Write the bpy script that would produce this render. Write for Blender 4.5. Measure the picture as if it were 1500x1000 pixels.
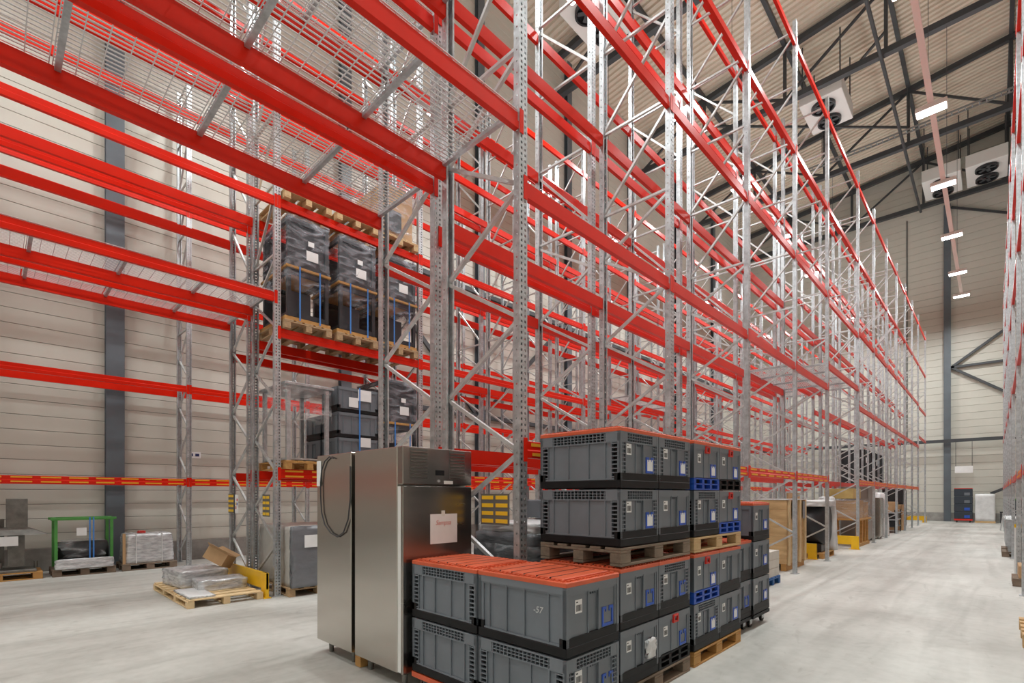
import bpy, math, random
from mathutils import Vector, Matrix
random.seed(7)
scene = bpy.context.scene
for o in list(bpy.data.objects): bpy.data.objects.remove(o, do_unlink=True)
C = scene.collection
R = math.radians
# ------------------------------------------------------------------ camera, world, exposure
FPX, HZ, VPX, HCAM = 735.0, 726.0, 1456.0, 1.62
cam = bpy.data.cameras.new('camera'); cam.sensor_width = 36.0; cam.lens = FPX / 1500 * 36
cam.shift_y = (HZ - 500) / 1500; cam.clip_start = 0.05; cam.clip_end = 200
camo = bpy.data.objects.new('camera', cam); C.objects.link(camo)
camo.location = (0, 0, HCAM); camo.rotation_euler = (R(90), 0, math.atan((VPX - 750) / FPX))
scene.camera = camo
w = bpy.data.worlds.new('world'); scene.world = w; w.use_nodes = True
w.node_tree.nodes['Background'].inputs[0].default_value = (0.5, 0.55, 0.6, 1)
w.node_tree.nodes['Background'].inputs[1].default_value = 0.25
vs = scene.view_settings
vs.view_transform = 'Standard'; vs.look = 'None'; vs.gamma = 1.0; vs.use_curve_mapping = False
vs.exposure = -0.6
LAMP_W = 330.0
LAMP_Z = 13.2
UP = 0.22                             # added upward fill per lamp, as a share of lamp power, lifting the ceiling
LAMP_ROWS = [(-1.35, 'right-hand aisle'), (-6.8, 'middle aisle'), (-12.0, 'wall-side aisle')]
LAMP_Y = [-6.0, -0.9, 4.2, 9.3, 14.4, 19.5, 24.5, 29.6, 34.7, 38.8]

# ------------------------------------------------------------------ materials
MATS = {}
def mat(name, col, rough=0.5, metal=0.0, var=0.0, vscale=4.0, stretch=(1, 1, 1), bump=0.0, bscale=60.0, col2=None,
        emit=0.0, alpha=1.0, coat=0.0, spec=0.5, rvar=0.0, trans=0.0):
    if name in MATS: return MATS[name]
    m = bpy.data.materials.new(name); m.use_nodes = True; MATS[name] = m
    nt = m.node_tree; b = nt.nodes['Principled BSDF']; L = nt.links
    b.inputs['Base Color'].default_value = (*col, 1); b.inputs['Roughness'].default_value = rough
    b.inputs['Metallic'].default_value = metal; b.inputs['Specular IOR Level'].default_value = spec
    b.inputs['Coat Weight'].default_value = coat
    b.inputs['Alpha'].default_value = alpha
    b.inputs['Transmission Weight'].default_value = trans
    if emit:
        b.inputs['Emission Color'].default_value = (*col, 1); b.inputs['Emission Strength'].default_value = emit
    if var or bump or col2 or rvar:
        tc = nt.nodes.new('ShaderNodeTexCoord'); mp = nt.nodes.new('ShaderNodeMapping')
        mp.inputs['Scale'].default_value = stretch
        L.new(tc.outputs['Object'], mp.inputs['Vector'])
        n = nt.nodes.new('ShaderNodeTexNoise'); n.inputs['Scale'].default_value = vscale; n.inputs['Detail'].default_value = 5
        n.inputs['Roughness'].default_value = 0.6
        L.new(mp.outputs[0], n.inputs['Vector'])
        if var or col2:
            r = nt.nodes.new('ShaderNodeValToRGB'); r.color_ramp.elements[0].position = 0.32; r.color_ramp.elements[1].position = 0.68
            a = col2 if col2 else tuple(max(0, c * (1 - var)) for c in col)
            z = col if col2 else tuple(min(1, c * (1 + var)) for c in col)
            r.color_ramp.elements[0].color = (*a, 1); r.color_ramp.elements[1].color = (*z, 1)
            L.new(n.outputs['Fac'], r.inputs['Fac']); L.new(r.outputs[0], b.inputs['Base Color'])
        if rvar:
            mr = nt.nodes.new('ShaderNodeMapRange'); mr.inputs['To Min'].default_value = max(0.02, rough - rvar); mr.inputs['To Max'].default_value = rough + rvar
            L.new(n.outputs['Fac'], mr.inputs['Value']); L.new(mr.outputs[0], b.inputs['Roughness'])
        if bump:
            n2 = nt.nodes.new('ShaderNodeTexNoise'); n2.inputs['Scale'].default_value = bscale; n2.inputs['Detail'].default_value = 3
            L.new(mp.outputs[0], n2.inputs['Vector'])
            bp = nt.nodes.new('ShaderNodeBump'); bp.inputs['Strength'].default_value = bump; bp.inputs['Distance'].default_value = 0.02
            L.new(n2.outputs['Fac'], bp.inputs['Height']); L.new(bp.outputs[0], b.inputs['Normal'])
    return m

def film_mat(name, col, a0, a1, rough=0.18, scale=5.0, stretch=(1, 1, 3)):
    m = bpy.data.materials.new(name); m.use_nodes = True; MATS[name] = m
    nt = m.node_tree; b = nt.nodes['Principled BSDF']; L = nt.links
    b.inputs['Base Color'].default_value = (*col, 1); b.inputs['Roughness'].default_value = rough
    tc = nt.nodes.new('ShaderNodeTexCoord'); mp = nt.nodes.new('ShaderNodeMapping'); mp.inputs['Scale'].default_value = stretch
    mp.inputs['Rotation'].default_value = (0.5, 0.4, 0.3)
    n = nt.nodes.new('ShaderNodeTexNoise'); n.inputs['Scale'].default_value = scale; n.inputs['Detail'].default_value = 6; n.inputs['Distortion'].default_value = 1.2
    L.new(tc.outputs['Object'], mp.inputs[0]); L.new(mp.outputs[0], n.inputs['Vector'])
    mr = nt.nodes.new('ShaderNodeMapRange'); mr.inputs['From Min'].default_value = 0.46; mr.inputs['From Max'].default_value = 0.78
    mr.inputs['To Min'].default_value = a0; mr.inputs['To Max'].default_value = a1
    L.new(n.outputs['Fac'], mr.inputs['Value']); L.new(mr.outputs[0], b.inputs['Alpha'])
    bp = nt.nodes.new('ShaderNodeBump'); bp.inputs['Strength'].default_value = 0.7; bp.inputs['Distance'].default_value = 0.03
    L.new(n.outputs['Fac'], bp.inputs['Height']); L.new(bp.outputs[0], b.inputs['Normal'])
    return m

red = mat('red_paint', (0.70, 0.017, 0.004), 0.30, var=0.06, vscale=1.5, spec=0.22)
galv = mat('galvanised_steel', (0.49, 0.515, 0.535), 0.38, metal=0.7, var=0.2, vscale=14, rvar=0.1)
galv_d = mat('galvanised_bar', (0.56, 0.57, 0.57), 0.36, metal=0.5, var=0.12, vscale=10)
wire = mat('zinc_wire', (0.74, 0.75, 0.76), 0.35, metal=0.35)
dark_steel = mat('dark_steel_paint', (0.055, 0.06, 0.066), 0.5, var=0.15, vscale=1.2)
col_steel = mat('blue_grey_column_paint', (0.115, 0.135, 0.155), 0.45, var=0.12, vscale=1.0)
def floor_mat():
    m = bpy.data.materials.new('concrete_floor'); m.use_nodes = True; nt = m.node_tree; L = nt.links; b = nt.nodes['Principled BSDF']
    tc = nt.nodes.new('ShaderNodeTexCoord')
    def noise(sc, st, rot=0, det=6, dist=0.0):
        mp = nt.nodes.new('ShaderNodeMapping'); mp.inputs['Scale'].default_value = st; mp.inputs['Rotation'].default_value = (0, 0, rot)
        L.new(tc.outputs['Object'], mp.inputs[0])
        n = nt.nodes.new('ShaderNodeTexNoise'); n.inputs['Scale'].default_value = sc; n.inputs['Detail'].default_value = det; n.inputs['Distortion'].default_value = dist
        L.new(mp.outputs[0], n.inputs['Vector']); return n
    def ramp(n, p0, c0, p1, c1):
        r = nt.nodes.new('ShaderNodeValToRGB'); e = r.color_ramp.elements; e[0].position = p0; e[1].position = p1
        e[0].color = (*c0, 1); e[1].color = (*c1, 1); L.new(n.outputs['Fac'], r.inputs['Fac']); return r
    def mul(a, bb, f):
        x = nt.nodes.new('ShaderNodeMix'); x.data_type = 'RGBA'; x.blend_type = 'MULTIPLY'; x.inputs['Factor'].default_value = f
        L.new(a.outputs[0] if 'Color' in a.outputs else a.outputs[2], x.inputs[6]); L.new(bb.outputs[0], x.inputs[7]); return x
    base = ramp(noise(0.55, (1, 1, 1), 0, 8, 0.6), 0.3, (0.44, 0.43, 0.40), 0.7, (0.60, 0.59, 0.555))
    streak = ramp(noise(0.9, (2.2, 0.22, 1), 0.08, 6, 1.5), 0.36, (0.72, 0.72, 0.71), 0.56, (1, 1, 1))
    speck = ramp(noise(9, (1, 1, 1), 0, 8), 0.3, (0.88, 0.88, 0.87), 0.6, (1, 1, 1))
    scuff = ramp(noise(2.6, (1.0, 0.35, 1), 0.5, 4, 3.0), 0.30, (0.74, 0.73, 0.72), 0.38, (1, 1, 1))
    x = mul(base, streak, 0.55); x = mul(x, speck, 0.8); x = mul(x, scuff, 0.5)
    L.new(x.outputs[2], b.inputs['Base Color'])
    rr = nt.nodes.new('ShaderNodeMapRange'); rr.inputs['To Min'].default_value = 0.38; rr.inputs['To Max'].default_value = 0.7
    L.new(noise(1.3, (1, 1, 1)).outputs['Fac'], rr.inputs['Value']); L.new(rr.outputs[0], b.inputs['Roughness'])
    return m
m_floor = floor_mat()
m_panel = mat('cream_wall_panel', (0.60, 0.58, 0.515), 0.45, var=0.05, vscale=0.6, stretch=(1, 1, 1))
m_joint = mat('panel_joint', (0.16, 0.15, 0.14), 0.8)
m_conc = mat('plinth_concrete', (0.30, 0.285, 0.265), 0.85, var=0.25, vscale=2.5)
m_roof = mat('beige_roof_sheet', (0.72, 0.635, 0.525), 0.5, var=0.05, vscale=0.5)
m_white = mat('white_sheet', (0.78, 0.78, 0.76), 0.45)
m_track = mat('cream_track', (0.78, 0.78, 0.74), 0.4)
m_black = mat('black_plastic', (0.009, 0.009, 0.010), 0.5, var=0.3, vscale=6, spec=0.25)
m_blackm = mat('black_metal', (0.022, 0.023, 0.027), 0.38, var=0.25, vscale=3)
m_grey = mat('grey_plastic', (0.155, 0.175, 0.20), 0.42, var=0.10, vscale=3, rvar=0.06)
m_greyl = mat('grey_plastic_grille', (0.165, 0.185, 0.21), 0.45)
m_orange = mat('orange_lid_plastic', (0.62, 0.105, 0.04), 0.42, var=0.12, vscale=4)
m_blue = mat('blue_plastic', (0.02, 0.09, 0.48), 0.4, var=0.15, vscale=5)
m_bluestrap = mat('blue_strap', (0.05, 0.22, 0.62), 0.5)
m_redp = mat('red_plastic', (0.62, 0.03, 0.02), 0.4)
m_paper = mat('white_paper', (0.82, 0.82, 0.82), 0.7, var=0.03, vscale=6)
m_ink = mat('black_ink', (0.03, 0.03, 0.03), 0.8)
m_redink = mat('red_ink', (0.65, 0.22, 0.2), 0.8)
m_yel = mat('yellow_label', (0.82, 0.50, 0.02), 0.5)
m_olab = mat('orange_yellow_label', (0.85, 0.40, 0.02), 0.5)
m_board = mat('dark_label_board', (0.12, 0.115, 0.105), 0.5)
m_guard = mat('yellow_guard_paint', (0.80, 0.46, 0.01), 0.4, var=0.08, vscale=3)
m_wood = mat('pallet_wood', (0.50, 0.34, 0.19), 0.75, col2=(0.34, 0.22, 0.12), vscale=3, stretch=(0.6, 5, 5))
m_woodl = mat('fresh_pallet_wood', (0.62, 0.43, 0.23), 0.7, col2=(0.50, 0.32, 0.15), vscale=3, stretch=(0.6, 5, 5))
m_woodd = mat('weathered_pallet_wood', (0.27, 0.20, 0.145), 0.85, col2=(0.15, 0.11, 0.08), vscale=3, stretch=(0.6, 5, 5))
m_wooda = mat('amber_pallet_wood', (0.56, 0.30, 0.09), 0.65, col2=(0.42, 0.21, 0.06), vscale=3, stretch=(0.6, 5, 5))
m_ply = mat('plywood', (0.66, 0.44, 0.22), 0.65, col2=(0.50, 0.31, 0.14), vscale=2.2, stretch=(1, 1, 6))
m_pine = mat('pine_batten', (0.68, 0.50, 0.28), 0.65, var=0.12, vscale=3)
m_card = mat('cardboard', (0.48, 0.30, 0.155), 0.8, var=0.12, vscale=2)
m_steel = mat('brushed_stainless', (0.56, 0.53, 0.485), 0.24, metal=1.0, var=0.035, vscale=1.2, stretch=(.5, .5, 6), rvar=0.03)
m_steeld = mat('stainless_dark', (0.36, 0.335, 0.31), 0.26, metal=1.0, var=0.06, vscale=2, stretch=(1, 1, 4), rvar=0.05)
m_oldst = mat('dull_galvanised', (0.20, 0.195, 0.18), 0.5, metal=0.6, var=0.3, vscale=5)
m_cable = mat('grey_cable', (0.05, 0.05, 0.055), 0.5)
m_rubber = mat('rubber', (0.03, 0.028, 0.026), 0.7)
m_green = mat('green_frame_paint', (0.075, 0.30, 0.06), 0.45, var=0.15, vscale=4)
m_silver = mat('silver_foil_wrap', (0.62, 0.63, 0.65), 0.25, metal=0.35, var=0.35, vscale=6, stretch=(1, 1, 4), bump=0.6, bscale=9)
m_dwrap = mat('dark_stretch_wrap', (0.115, 0.12, 0.128), 0.25, var=0.35, vscale=4, stretch=(1, 1, 3), bump=0.55, bscale=7)
m_gwrap = mat('grey_foam_wrap', (0.17, 0.175, 0.19), 0.33, var=0.12, vscale=2, bump=0.9, bscale=3, stretch=(1,1,2.2))
m_pwrap = mat('pale_plastic_bag', (0.46, 0.44, 0.41), 0.3, var=0.12, vscale=3, bump=0.5, bscale=5)
m_wwrap = mat('white_wrap', (0.70, 0.70, 0.70), 0.3, var=0.10, vscale=4, bump=0.5, bscale=6)
m_film = film_mat('clear_film', (0.85, 0.87, 0.90), 0.05, 0.5, rough=.08, scale=2.6)
m_filmd = film_mat('crinkled_film', (0.74, 0.77, 0.86), 0.05, 0.5, rough=.08, scale=3.0)
m_glow = mat('lamp_glow', (1.0, 0.97, 0.92), emit=28.0)
m_bluepal = mat('blue_pallet_paint', (0.015, 0.10, 0.30), 0.55, var=0.15)
m_screen = mat('dark_display', (0.01, 0.01, 0.012), 0.15)

# ------------------------------------------------------------------ mesh helpers
class MB:
    def __init__(s): s.v = []; s.f = []; s.sm = False
    def add(s, vs, fs):
        n = len(s.v); s.v += [tuple(p) for p in vs]; s.f += [tuple(i + n for i in q) for q in fs]; return s
    def box(s, x0, x1, y0, y1, z0, z1):
        return s.add([(x0,y0,z0),(x1,y0,z0),(x1,y1,z0),(x0,y1,z0),(x0,y0,z1),(x1,y0,z1),(x1,y1,z1),(x0,y1,z1)],
                     [(3,2,1,0),(4,5,6,7),(0,1,5,4),(1,2,6,5),(2,3,7,6),(3,0,4,7)])
    def cbox(s, x0, x1, y0, y1, z0, z1, b=0.004):
        vs = []; 
        for zz, i in ((z0, b), (z0 + b, 0), (z1 - b, 0), (z1, b)):
            vs += [(x0+i+b,y0+i,zz),(x1-i-b,y0+i,zz),(x1-i,y0+i+b,zz),(x1-i,y1-i-b,zz),(x1-i-b,y1-i,zz),(x0+i+b,y1-i,zz),(x0+i,y1-i-b,zz),(x0+i,y0+i+b,zz)]
        fs = [tuple(range(7, -1, -1)), tuple(range(24, 32))]
        for r in range(3):
            for k in range(8):
                a = r*8+k; c = r*8+(k+1) % 8; fs.append((a, c, c+8, a+8))
        return s.add(vs, fs)
    def bar(s, p0, p1, w, h):
        p0 = Vector(p0); p1 = Vector(p1); d = (p1-p0).normalized()
        up = Vector((0,0,1)) if abs(d.z) < 0.95 else Vector((0,1,0))
        a = d.cross(up).normalized(); b = a.cross(d).normalized(); vs = []
        for p in (p0, p1):
            for i, j in ((-1,-1),(1,-1),(1,1),(-1,1)): vs.append(p + a*(i*w/2) + b*(j*h/2))
        return s.add(vs, [(0,1,2,3),(7,6,5,4),(0,4,5,1),(1,5,6,2),(2,6,7,3),(3,7,4,0)])
    def cyl(s, p0, p1, r0, r1=None, n=12):
        r1 = r0 if r1 is None else r1
        p0 = Vector(p0); p1 = Vector(p1); d = (p1-p0).normalized()
        up = Vector((0,0,1)) if abs(d.z) < 0.95 else Vector((0,1,0))
        a = d.cross(up).normalized(); b = a.cross(d).normalized(); vs = []
        for p, r in ((p0, r0), (p1, r1)):
            for k in range(n): t = 2*math.pi*k/n; vs.append(p + a*(r*math.cos(t)) + b*(r*math.sin(t)))
        fs = [tuple(range(n)), tuple(range(2*n-1, n-1, -1))]
        for k in range(n): fs.append((k, k+n, (k+1) % n+n, (k+1) % n))
        return s.add(vs, fs)
    def tube(s, pts, r, n=8):
        for a, b in zip(pts, pts[1:]): s.cyl(a, b, r, r, n)
        return s
    def extr(s, poly, vec):
        n = len(poly); v = Vector(vec)
        vs = [Vector(p) for p in poly] + [Vector(p)+v for p in poly]
        fs = [tuple(range(n-1, -1, -1)), tuple(range(n, 2*n))]
        for k in range(n): fs.append((k, (k+1) % n, (k+1) % n+n, k+n))
        return s.add(vs, fs)
    def grid(s, fn, nu, nv):
        vs = [fn(i/nu, j/nv) for j in range(nv+1) for i in range(nu+1)]
        fs = [(j*(nu+1)+i, j*(nu+1)+i+1, (j+1)*(nu+1)+i+1, (j+1)*(nu+1)+i) for j in range(nv) for i in range(nu)]
        return s.add(vs, fs)
    def mesh(s, name, m, smooth=False):
        me = bpy.data.meshes.new(name); me.from_pydata(s.v, [], s.f); me.validate(); me.update()
        if smooth: me.polygons.foreach_set('use_smooth', [True]*len(me.polygons))
        me.materials.append(m); return me
def softbox(dx, dy, dz, jit, n=10, rnd=0.06, taper=0.0, seed=1):
    """closed, slightly lumpy wrapped box (base centre at origin)"""
    rg = random.Random(seed); b = MB(); pts = {}
    def P(i, j, k):
        key = (i, j, k)
        if key in pts: return pts[key]
        x, y, z = (i/n-.5)*dx, (j/n-.5)*dy, k/n*dz
        q = 1 - taper*(k/n); x *= q; y *= q
        ex = max(0, abs(x)-(dx/2*q-rnd)); ey = max(0, abs(y)-(dy/2*q-rnd)); ez = max(0, z-(dz-rnd))
        l = math.sqrt(ex*ex+ey*ey+ez*ez)
        if l > rnd > 0:
            kx = rnd/l
            x = math.copysign(abs(x)-ex+ex*kx, x) if ex else x
            y = math.copysign(abs(y)-ey+ey*kx, y) if ey else y
            z = z-ez+ez*kx if ez else z
        if k > 0: x += rg.uniform(-jit, jit); y += rg.uniform(-jit, jit); z += rg.uniform(-jit, jit)*.6
        pts[key] = len(b.v); b.v.append((x, y, max(0, z))); return pts[key]
    for i in range(n):
        for j in range(n):
            b.f.append((P(i,j,0), P(i,j+1,0), P(i+1,j+1,0), P(i+1,j,0)))
            b.f.append((P(i,j,n), P(i+1,j,n), P(i+1,j+1,n), P(i,j+1,n)))
            b.f.append((P(i,0,j), P(i+1,0,j), P(i+1,0,j+1), P(i,0,j+1)))
            b.f.append((P(i,n,j), P(i,n,j+1), P(i+1,n,j+1), P(i+1,n,j)))
            b.f.append((P(0,i,j), P(0,i,j+1), P(0,i+1,j+1), P(0,i+1,j)))
            b.f.append((P(n,i,j), P(n,i+1,j), P(n,i+1,j+1), P(n,i,j+1)))
    return b

def link(o): C.objects.link(o); return o
def T(name, label, cat, loc=(0,0,0), rz=0, group=None):
    o = link(bpy.data.objects.new(name, None)); o.empty_display_size = 0.2
    o.location = loc; o.rotation_euler = (0,0,rz); o['label'] = label; o['category'] = cat
    if group: o['group'] = group
    return o
def part(name, me, parent, loc=(0,0,0), rot=(0,0,0), label=None, kind=None):
    o = link(bpy.data.objects.new(name, me)); o.parent = parent; o.location = loc; o.rotation_euler = rot
    if label: o['label'] = label
    if kind: o['kind'] = kind
    return o
def pb(name, m, parent, x0, x1, y0, y1, z0, z1, bev=0.0, label=None):
    b = MB(); (b.cbox(x0,x1,y0,y1,z0,z1,bev) if bev else b.box(x0,x1,y0,y1,z0,z1))
    return part(name, b.mesh(name, m), parent, label=label)
def solo(name, label, cat, me, loc=(0,0,0), rz=0, group=None, kind=None):
    o = link(bpy.data.objects.new(name, me)); o.location = loc; o.rotation_euler = (0,0,rz)
    if label: o['label'] = label; o['category'] = cat
    if group: o['group'] = group
    if kind: o['kind'] = kind
    return o
BC = {}
def boxm(dx, dy, dz, m, bev=0.0):
    """cached box mesh: centred in x,y, base at z=0"""
    k = (round(dx,4), round(dy,4), round(dz,4), m.name, bev)
    if k not in BC:
        b = MB(); a = (-dx/2, dx/2, -dy/2, dy/2, 0, dz)
        BC[k] = (b.cbox(*a, bev) if bev else b.box(*a)).mesh('box', m)
    return BC[k]
def struct(name, me, parent=None, loc=(0,0,0)):
    o = link(bpy.data.objects.new(name, me)); o.location = loc
    if parent: o.parent = parent
    else: o['kind'] = 'structure'
    return o

# ------------------------------------------------------------------ room shell
XW, XR, YB, YE = -14.75, 1.9, -8.5, 42.6
def roof_z(x): return 23.95 + 0.1*x
struct('floor', MB().box(XW-.3, XR+.3, YB-.3, YE+.3, -.2, 0).mesh('floor', m_floor))
wl = struct('wall_left', MB().box(XW-.25, XW-.03, YB-.3, YE+.3, 0, roof_z(XW)+.3).mesh('wall_left', m_joint))
p = 0.315; n = int((roof_z(XW)-.5)/p)
strip = MB().cbox(-.034, 0, YB, YE, 0, p-.008, .006).mesh('wall_panel', m_panel)
for k in range(n+1): part('wall_panel', strip, wl, (XW, 0, .5+k*p))
struct('baseboard_left', MB().cbox(XW-.03, XW+.05, YB, YE, 0, .5, .012).mesh('baseboard_left', m_conc))
we = struct('wall_end', MB().box(XW, XR, YE+.04, YE+.3, 0, 24.4).mesh('wall_end', m_joint))
p = 0.45; n = int(23.4/p)
strip = MB().cbox(XW+.01, XR, 0, .04, 0, p-.010, .008).mesh('wall_panel', m_panel)
for k in range(n+1): part('wall_panel', strip, we, (0, YE, .55+k*p))
struct('baseboard_end', MB().cbox(XW+.06, XR, YE-.05, YE+.04, 0, .55, .012).mesh('baseboard_end', m_conc))
struct('wall_right', MB().box(XR, XR+.25, YB-.3, YE+.3, 0, 24.5).mesh('wall_right', m_panel))
struct('wall_back', MB().box(XW, XR, YB-.25, YB, 0, 24.4).mesh('wall_back', m_panel))
# corrugated roof: ribs run across the hall
b = MB(); y = YB; prof = []
while y < YE + .1:
    prof += [(y, 0), (y+.15, 0), (y+.18, .09), (y+.27, .09)]; y += .30
vs = [(x, yy, roof_z(x)+zz) for x in (XW-.2, XR+.2) for yy, zz in prof]; n = len(prof)
b.add(vs, [(k, k+n, k+1+n, k+1) for k in range(n-1)])
b.add([(XW-.2,YB-.2,roof_z(XW)+.2),(XR+.2,YB-.2,roof_z(XR)+.2),(XR+.2,YE+.3,roof_z(XR)+.2),(XW-.2,YE+.3,roof_z(XW)+.2)], [(0,1,2,3)])
struct('ceiling', b.mesh('ceiling', m_roof))

# columns
def column(x, y, top, label, rz):
    t = T('steel_column', label, 'column', (x, y, 0), rz)
    part('web', boxm(.012, .164, top, col_steel), t)
    for s in (-1, 1): part('flange', boxm(.34, .018, top, col_steel), t, (0, s*.091, 0))
    part('base_plate', boxm(.36, .21, .03, col_steel), t)
for y, d in ((2.0, 'behind the green frame pallet'), (7.7, 'second along the panelled left wall'), (13.4, 'third along the panelled left wall'),
             (19.1, 'fourth along the panelled left wall'), (24.8, 'fifth along the panelled left wall'), (30.5, 'sixth along the panelled left wall'), (36.2, 'farthest along the panelled left wall')):
    column(XW+.115, y, 22.2, 'blue-grey steel H column ' + d, R(90))
column(-2.15, YE-.2, 20.2, 'tall blue-grey steel H column on the end wall beside the braces', 0)
# wall rails and braces
def rail(name, label, p0, p1, w=.16, h=.16, m=dark_steel): return solo(name, label, 'rail', MB().bar(p0, p1, w, h).mesh(name, m))
rail('wall_rail', 'dark steel rail running low along the left wall behind the racks', (XW+.1, 6, 4.75), (XW+.1, YE-.4, 4.75))
rail('wall_rail', 'dark steel rail running high along the left wall behind the racks', (XW+.1, 6, 9.6), (XW+.1, YE-.4, 9.6))
rail('wall_rail', 'dark steel rail crossing the end wall above the white hanging sign', (XW+.3, YE-.5, 5.1), (XR-.02, YE-.5, 5.1), .14, .2)
t = T('wall_brace', 'dark steel wind brace fanning out from the end wall column', 'brace', (-1.97, YE-.15, 9.8))
for nm, q in (('diagonal', (3.85, 0, 2.95)), ('diagonal', (3.85, 0, -2.95)), ('strut', (3.85, 0, 0))):
    part(nm, MB().bar((0,0,0), q, .12, .14).mesh(nm, dark_steel), t)
solo('wall_brace', 'dark steel diagonal rising to the roof high on the end wall', 'brace', MB().bar((-1.97, YE-.15, 20.0), (1.85, YE-.15, 18.0), .1, .12).mesh('wall_brace', dark_steel))
t = T('wall_brace', 'pair of dark diagonal braces on the left wall behind the loaded bay', 'brace', (XW+.12, 13.4, 0))
part('diagonal', MB().bar((0, -.25, 4.87), (0, -5.2, 9.5), .08, .16).mesh('diagonal', dark_steel), t)
part('diagonal', MB().bar((0, .25, 4.87), (0, 5.2, 9.5), .08, .16).mesh('diagonal', dark_steel), t)
solo('cable_conduit', 'thin grey conduit running down the end wall beside the rack end', 'conduit', MB().cyl((-4.2, YE-.04, 5.2), (-4.2, YE-.04, 20), .03, .03, 8).mesh('cable_conduit', dark_steel))

# roof trusses and purlins
NODES = [-14.7, -11.1, -7.2, -3.3, 0.6, 1.88]
TRUSS = [(18.5, 'nearest'), (26.3, 'second nearest'), (34.1, 'second from the end wall'), (42.0, 'tight against the end wall')]
for ty, d in TRUSS:
    t = T('roof_truss', 'dark steel roof truss, the one ' + d if ty != 18.5 else 'dark steel roof truss, the nearest one in view', 'truss', (0, ty, 0))
    zt = lambda x: roof_z(x) - .3
    part('top_chord', MB().bar((XW+.02,0,zt(XW)), (XR-.02,0,zt(XR)), .24, .26).mesh('top_chord', dark_steel), t)
    part('bottom_chord', MB().bar((XW+.02,0,20.4), (XR-.02,0,20.4), .26, .26).mesh('bottom_chord', dark_steel), t)
    for i, x in enumerate(NODES):
        if i in (1, 2, 3, 4): part('post', MB().bar((x,0,20.5), (x,0,zt(x)), .13, .13).mesh('post', dark_steel), t)
        if i < 5:
            a, c = (x, NODES[i+1]) if i % 2 == 0 else (NODES[i+1], x)
            part('diagonal', MB().bar((a,0,20.5), (c,0,zt(c)-.05), .10, .10).mesh('diagonal', dark_steel), t)
for i, (x, d) in enumerate(((-11.1, 'above the wall-side aisle'), (-7.2, 'above the middle aisle'), (-3.3, 'above the front of the tall rack'), (0.6, 'above the right edge rack'))):
    solo('roof_purlin', 'dark steel purlin running down the hall ' + d, 'purlin',
         MB().bar((x, 6, roof_z(x)-.13), (x, YE-.1, roof_z(x)-.13), .16, .2).mesh('roof_purlin', dark_steel))
solo('roof_conduit', 'thin dark pipe strung under the trusses down the hall', 'pipe', MB().cyl((-3.45, 8, 20.18), (-3.45, YE-.4, 20.18), .07, .07, 8).mesh('roof_conduit', dark_steel))
t = T('wind_brace', 'dark rods crossing between two roof trusses', 'brace', (0, 26.3, 21.3))
part('rod', MB().bar((-11.1,.1,0), (-3.3,7.7,0), .09, .09).mesh('rod', dark_steel), t); part('rod', MB().bar((-3.3,.1,.1), (-11.1,7.7,.1), .09, .09).mesh('rod', dark_steel), t)
t = T('cable_tray', 'grey metal cable tray hung across the hall beside a truss', 'cable tray', (0, 33.2, 20.7))
for s in (0, .3): part('side_rail', MB().box(-8, XR-.05, s-.01, s+.01, 0, .09).mesh('side_rail', mat('tray_zinc', (0.30,0.31,0.31), .45, metal=.4)), t)
rung = boxm(.05, .3, .02, MATS['tray_zinc'])
for k in range(38): part('rung', rung, t, (-7.9+k*.255, .15, .02))
for x in (-7.2, -3.3, .6): part('hanger', MB().box(x-.02, x+.02, .28, .32, .05, 2.4).mesh('hanger', dark_steel), t)

# evaporator coolers under the roof
def cooler(x, y, z, label, wx=1.75, ly=2.6):
    """flat ceiling cooler, two fans blowing down"""
    t = T('cooler_unit', label, 'cooler', (x, y, z))
    pb('casing', m_white, t, -wx/2, wx/2, -ly/2, ly/2, 0, .7, .02)
    for k in (-1, 1):
        g = MB(); fy = k*.62
        for q in range(24):
            a0, a1 = 2*math.pi*q/24, 2*math.pi*(q+1)/24
            g.add([(r*math.cos(a), fy+r*math.sin(a), zz) for a in (a0, a1) for r, zz in ((.50,0),(.50,-.14),(.43,-.14),(.43,0))],
                  [(0,1,5,4),(1,2,6,5),(2,3,7,6)])
        sh = part('fan_shroud', g.mesh('fan_shroud', m_blackm), t)
        part('fan_opening', MB().cyl((0,fy,-.004),(0,fy,-.02),.42,.42,24).mesh('fan_opening', m_black), sh)
        bl = MB()
        for q in range(5):
            a = 2*math.pi*q/5
            bl.bar((.0+.06*math.cos(a),fy+.06*math.sin(a),-.07), (.38*math.cos(a),fy+.38*math.sin(a),-.09), .16, .02)
        part('fan_blade', bl.mesh('fan_blade', dark_steel), sh)
    for s in (-1, 1):
        for q in (-1, 1): part('hanger', MB().box(s*(wx/2-.1)-.025, s*(wx/2-.1)+.025, q*1.1-.025, q*1.1+.025, .7, roof_z(x)-z-.12).mesh('hanger', dark_steel), t)
cooler(-5.9, 28.3, 20.3, 'white flat cooler with two black fans above the tall rack top')
cooler(-.30, 39.9, 20.3, 'white flat cooler with two black fans near the end wall at right')
cooler(-2.25, 39.9, 20.3, 'white flat cooler behind the lamp row near the end wall')
cooler(-11.3, 16.6, 20.3, 'white flat cooler seen between rack posts beside the top lamp')

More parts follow.
